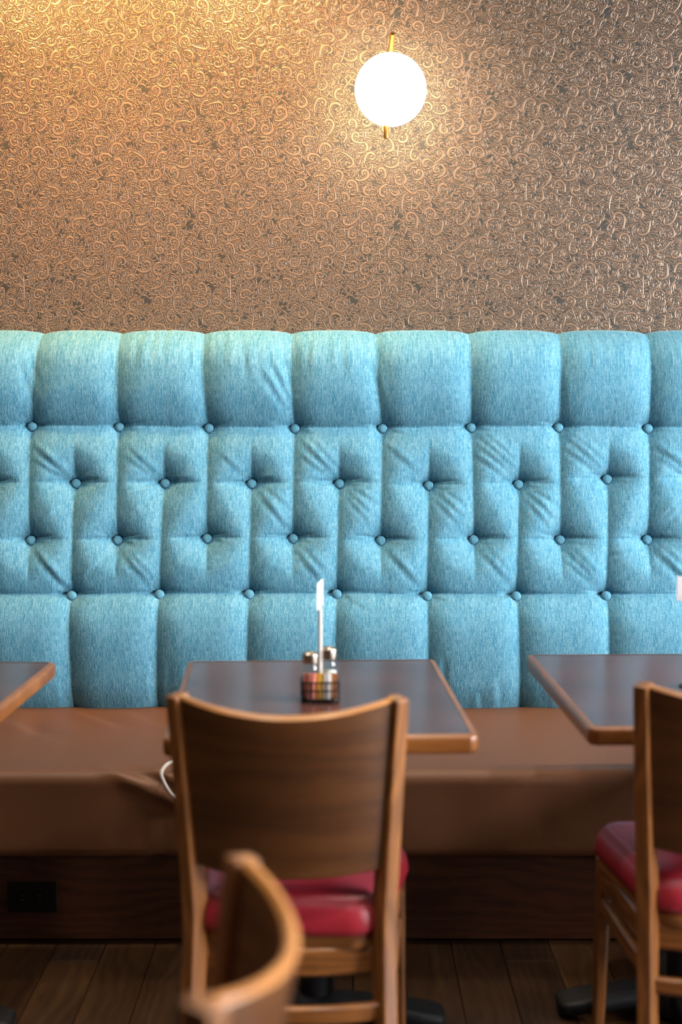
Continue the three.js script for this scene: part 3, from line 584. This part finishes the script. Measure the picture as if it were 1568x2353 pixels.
// ---------------------------------------------------------------- on the tables
function cardHolder(parent, h) {
  part('pole', new THREE.CylinderGeometry(0.0042, 0.0042, h, 12).translate(0, h / 2 + 0.003, 0), M.strap, parent, 'thin pale pole');
  const c = []; for (let i = 0; i <= 30; i++) { const a = i / 30 * Math.PI * 3.4, r = 0.012 * (1 - i / 42); c.push([0.003, h + 0.014 + r * Math.cos(a + 3.14), r * Math.sin(a + 3.14)]); }
  part('spiral_clip', tube(c, 0.0018, 60, 6), M.strap, parent);
  const d = c.map(([x, y, z]) => [-x, y, z]);
  part('spiral_clip', tube(d, 0.0018, 60, 6), M.strap, parent);
}
const cad = [-0.045, TH, 1.43], cadTurn = R(3);
{
  const g = thing('condiment_caddy', 'black wire caddy with a pale card pole on the table', 'caddy', cad, cadTurn);
  const w = 0.082, d = 0.075, ringAt = (y) => tube(roundedOutline(w, d, 0.018, 4).map(([x, z]) => [x, y, z]), 0.0016, 80, 6, true);
  part('base_tray', layered(roundedOutline(w, d, 0.018, 4), [[0.03, 0.001], [0.001, 0.001], [0, 0.003], [0, 0.008], [0.002, 0.0085], [0.003, 0.004], [0.036, 0.004]]), M.wire, g);
  part('rim_wire', ringAt(0.044), M.wire, g);
  part('middle_wire', ringAt(0.026), M.wire, g);
  for (let k = 0; k < 16; k++) {
    const o = roundedOutline(w, d, 0.018, 4), q = o[Math.floor(k * o.length / 16)];
    part('upright_wire', new THREE.CylinderGeometry(0.0012, 0.0012, 0.044, 6).translate(q[0], 0.023, q[1]), M.wire, g);
  }
  for (let k = -2; k <= 2; k++) for (const s of [-1, 1]) part('upright_wire', new THREE.CylinderGeometry(0.0012, 0.0012, 0.044, 6).translate(k * 0.0105, 0.023, s * d / 2), M.wire, g);
  cardHolder(g, 0.195);
}
const inCaddy = (x, y, z) => { const v = new THREE.Vector3(x, y, z).applyAxisAngle(new THREE.Vector3(0, 1, 0), cadTurn); return [cad[0] + v.x, cad[1] + v.y, cad[2] + v.z]; };
solo('table_card', box(0.0012, 0.056, 0.09, 0, 0.028, 0, 0.0005), M.white, 'white card seen edge-on, clipped to the caddy pole', 'card', inCaddy(0, 0.2, 0), R(-6));
const glassSh = phys({ name: 'shaker_glass', color: 0xf4fbfb, roughness: 0.03, transmission: 1, thickness: 0, ior: 1.5 });
function shaker(label, at, k, fill, fm) {
  const g = thing('shaker', label, 'shaker', at, 0.3, 'salt and pepper shakers in the caddy');
  part('jar', lathe([[0, 0.001], [0.0175, 0.001], [0.019, 0.004], [0.019, 0.06], [0.0178, 0.066], [0.0158, 0.07], [0.0158, 0.08]].map(([r, y]) => [r, y * k]), 28), glassSh, g, 'clear glass jar');
  part('contents', lathe([[0, 0.003], [0.0168, 0.003], [0.0168, fill], [0, fill]].map(([r, y]) => [r, y * k]), 24), fm, g);
  part('lid', lathe([[0.0178, 0.075], [0.0185, 0.077], [0.0185, 0.092], [0.017, 0.096], [0.010, 0.099], [0, 0.0995]].map(([r, y]) => [r, y * k]), 28), M.steel, g, 'shiny metal screw lid');
}
shaker('glass pepper shaker with metal lid standing left in the caddy', inCaddy(-0.0205, 0.0042, -0.008), 1.0, 0.04, M.pepper);
shaker('taller glass salt shaker with metal lid beside the pole in the caddy', inCaddy(0.0186, 0.0042, -0.012), 1.1, 0.05, M.salt);
{
  const r = rng(12), kinds = [['pink sweetener packet standing in the caddy', 0xe88f7c, [-0.03, -0.022, -0.014]], ['yellow sweetener packet standing in the caddy', 0xe3b23c, [-0.006, 0.001, 0.008]], ['white sugar packet standing in the caddy', 0xeee9e6, [0.012, 0.017]], ['brown sugar packet standing in the caddy', 0xa8683a, [0.023, 0.029]]];
  for (const [label, col, xs] of kinds) for (const x of xs) {
    const g = new THREE.BoxGeometry(0.012, 0.056, 0.004, 6, 8, 2), p = g.attributes.position;
    for (let i = 0; i < p.count; i++) { const t = Math.abs(p.getY(i)) / 0.028; p.setZ(i, p.getZ(i) * (1.2 - 0.95 * t ** 3)); }
    g.translate(0, 0.028, 0); g.computeVertexNormals();
    const m = solo('sugar_packet', g, std({ color: col, roughness: 0.6 }), label, 'packet', inCaddy(x, 0.0045, 0.0185 + (r() - 0.5) * 0.008), (r() - 0.5) * 0.7, 'sweetener packets in the caddy');
    m.rotation.z = (r() - 0.5) * 0.12; m.rotation.x = -0.04;
  }
}
{
  const g = thing('card_stand', 'thin pale card stand on the table without a caddy', 'card stand', [0.795, TH, 1.3]);
  part('foot', lathe([[0, 0.006], [0.028, 0.005], [0.035, 0.002], [0.035, 0]], 28), M.wire, g);
  cardHolder(g, 0.19);
}
solo('table_card', box(0.09, 0.055, 0.0012, 0, 0.0275, 0, 0.0005), M.white, 'white card facing the room, clipped to the thin stand', 'card', [0.796, 0.955, 1.3], R(-3));

// loose white cord over the seat edge
solo('cord_loop', tube([[-0.36, 0.478, 0.80], [-0.40, 0.482, 0.86], [-0.442, 0.478, 0.92], [-0.452, 0.462, 0.945], [-0.444, 0.44, 0.95], [-0.425, 0.41, 0.952], [-0.40, 0.39, 0.95], [-0.37, 0.372, 0.948]], 0.0048, 60, 8), M.strap, 'thin white cord looping over the seat edge behind the chair', 'cord');

scene.traverse((o) => { if (o.isMesh) { o.castShadow = true; o.receiveShadow = true; } });
renderer.render(scene, camera);
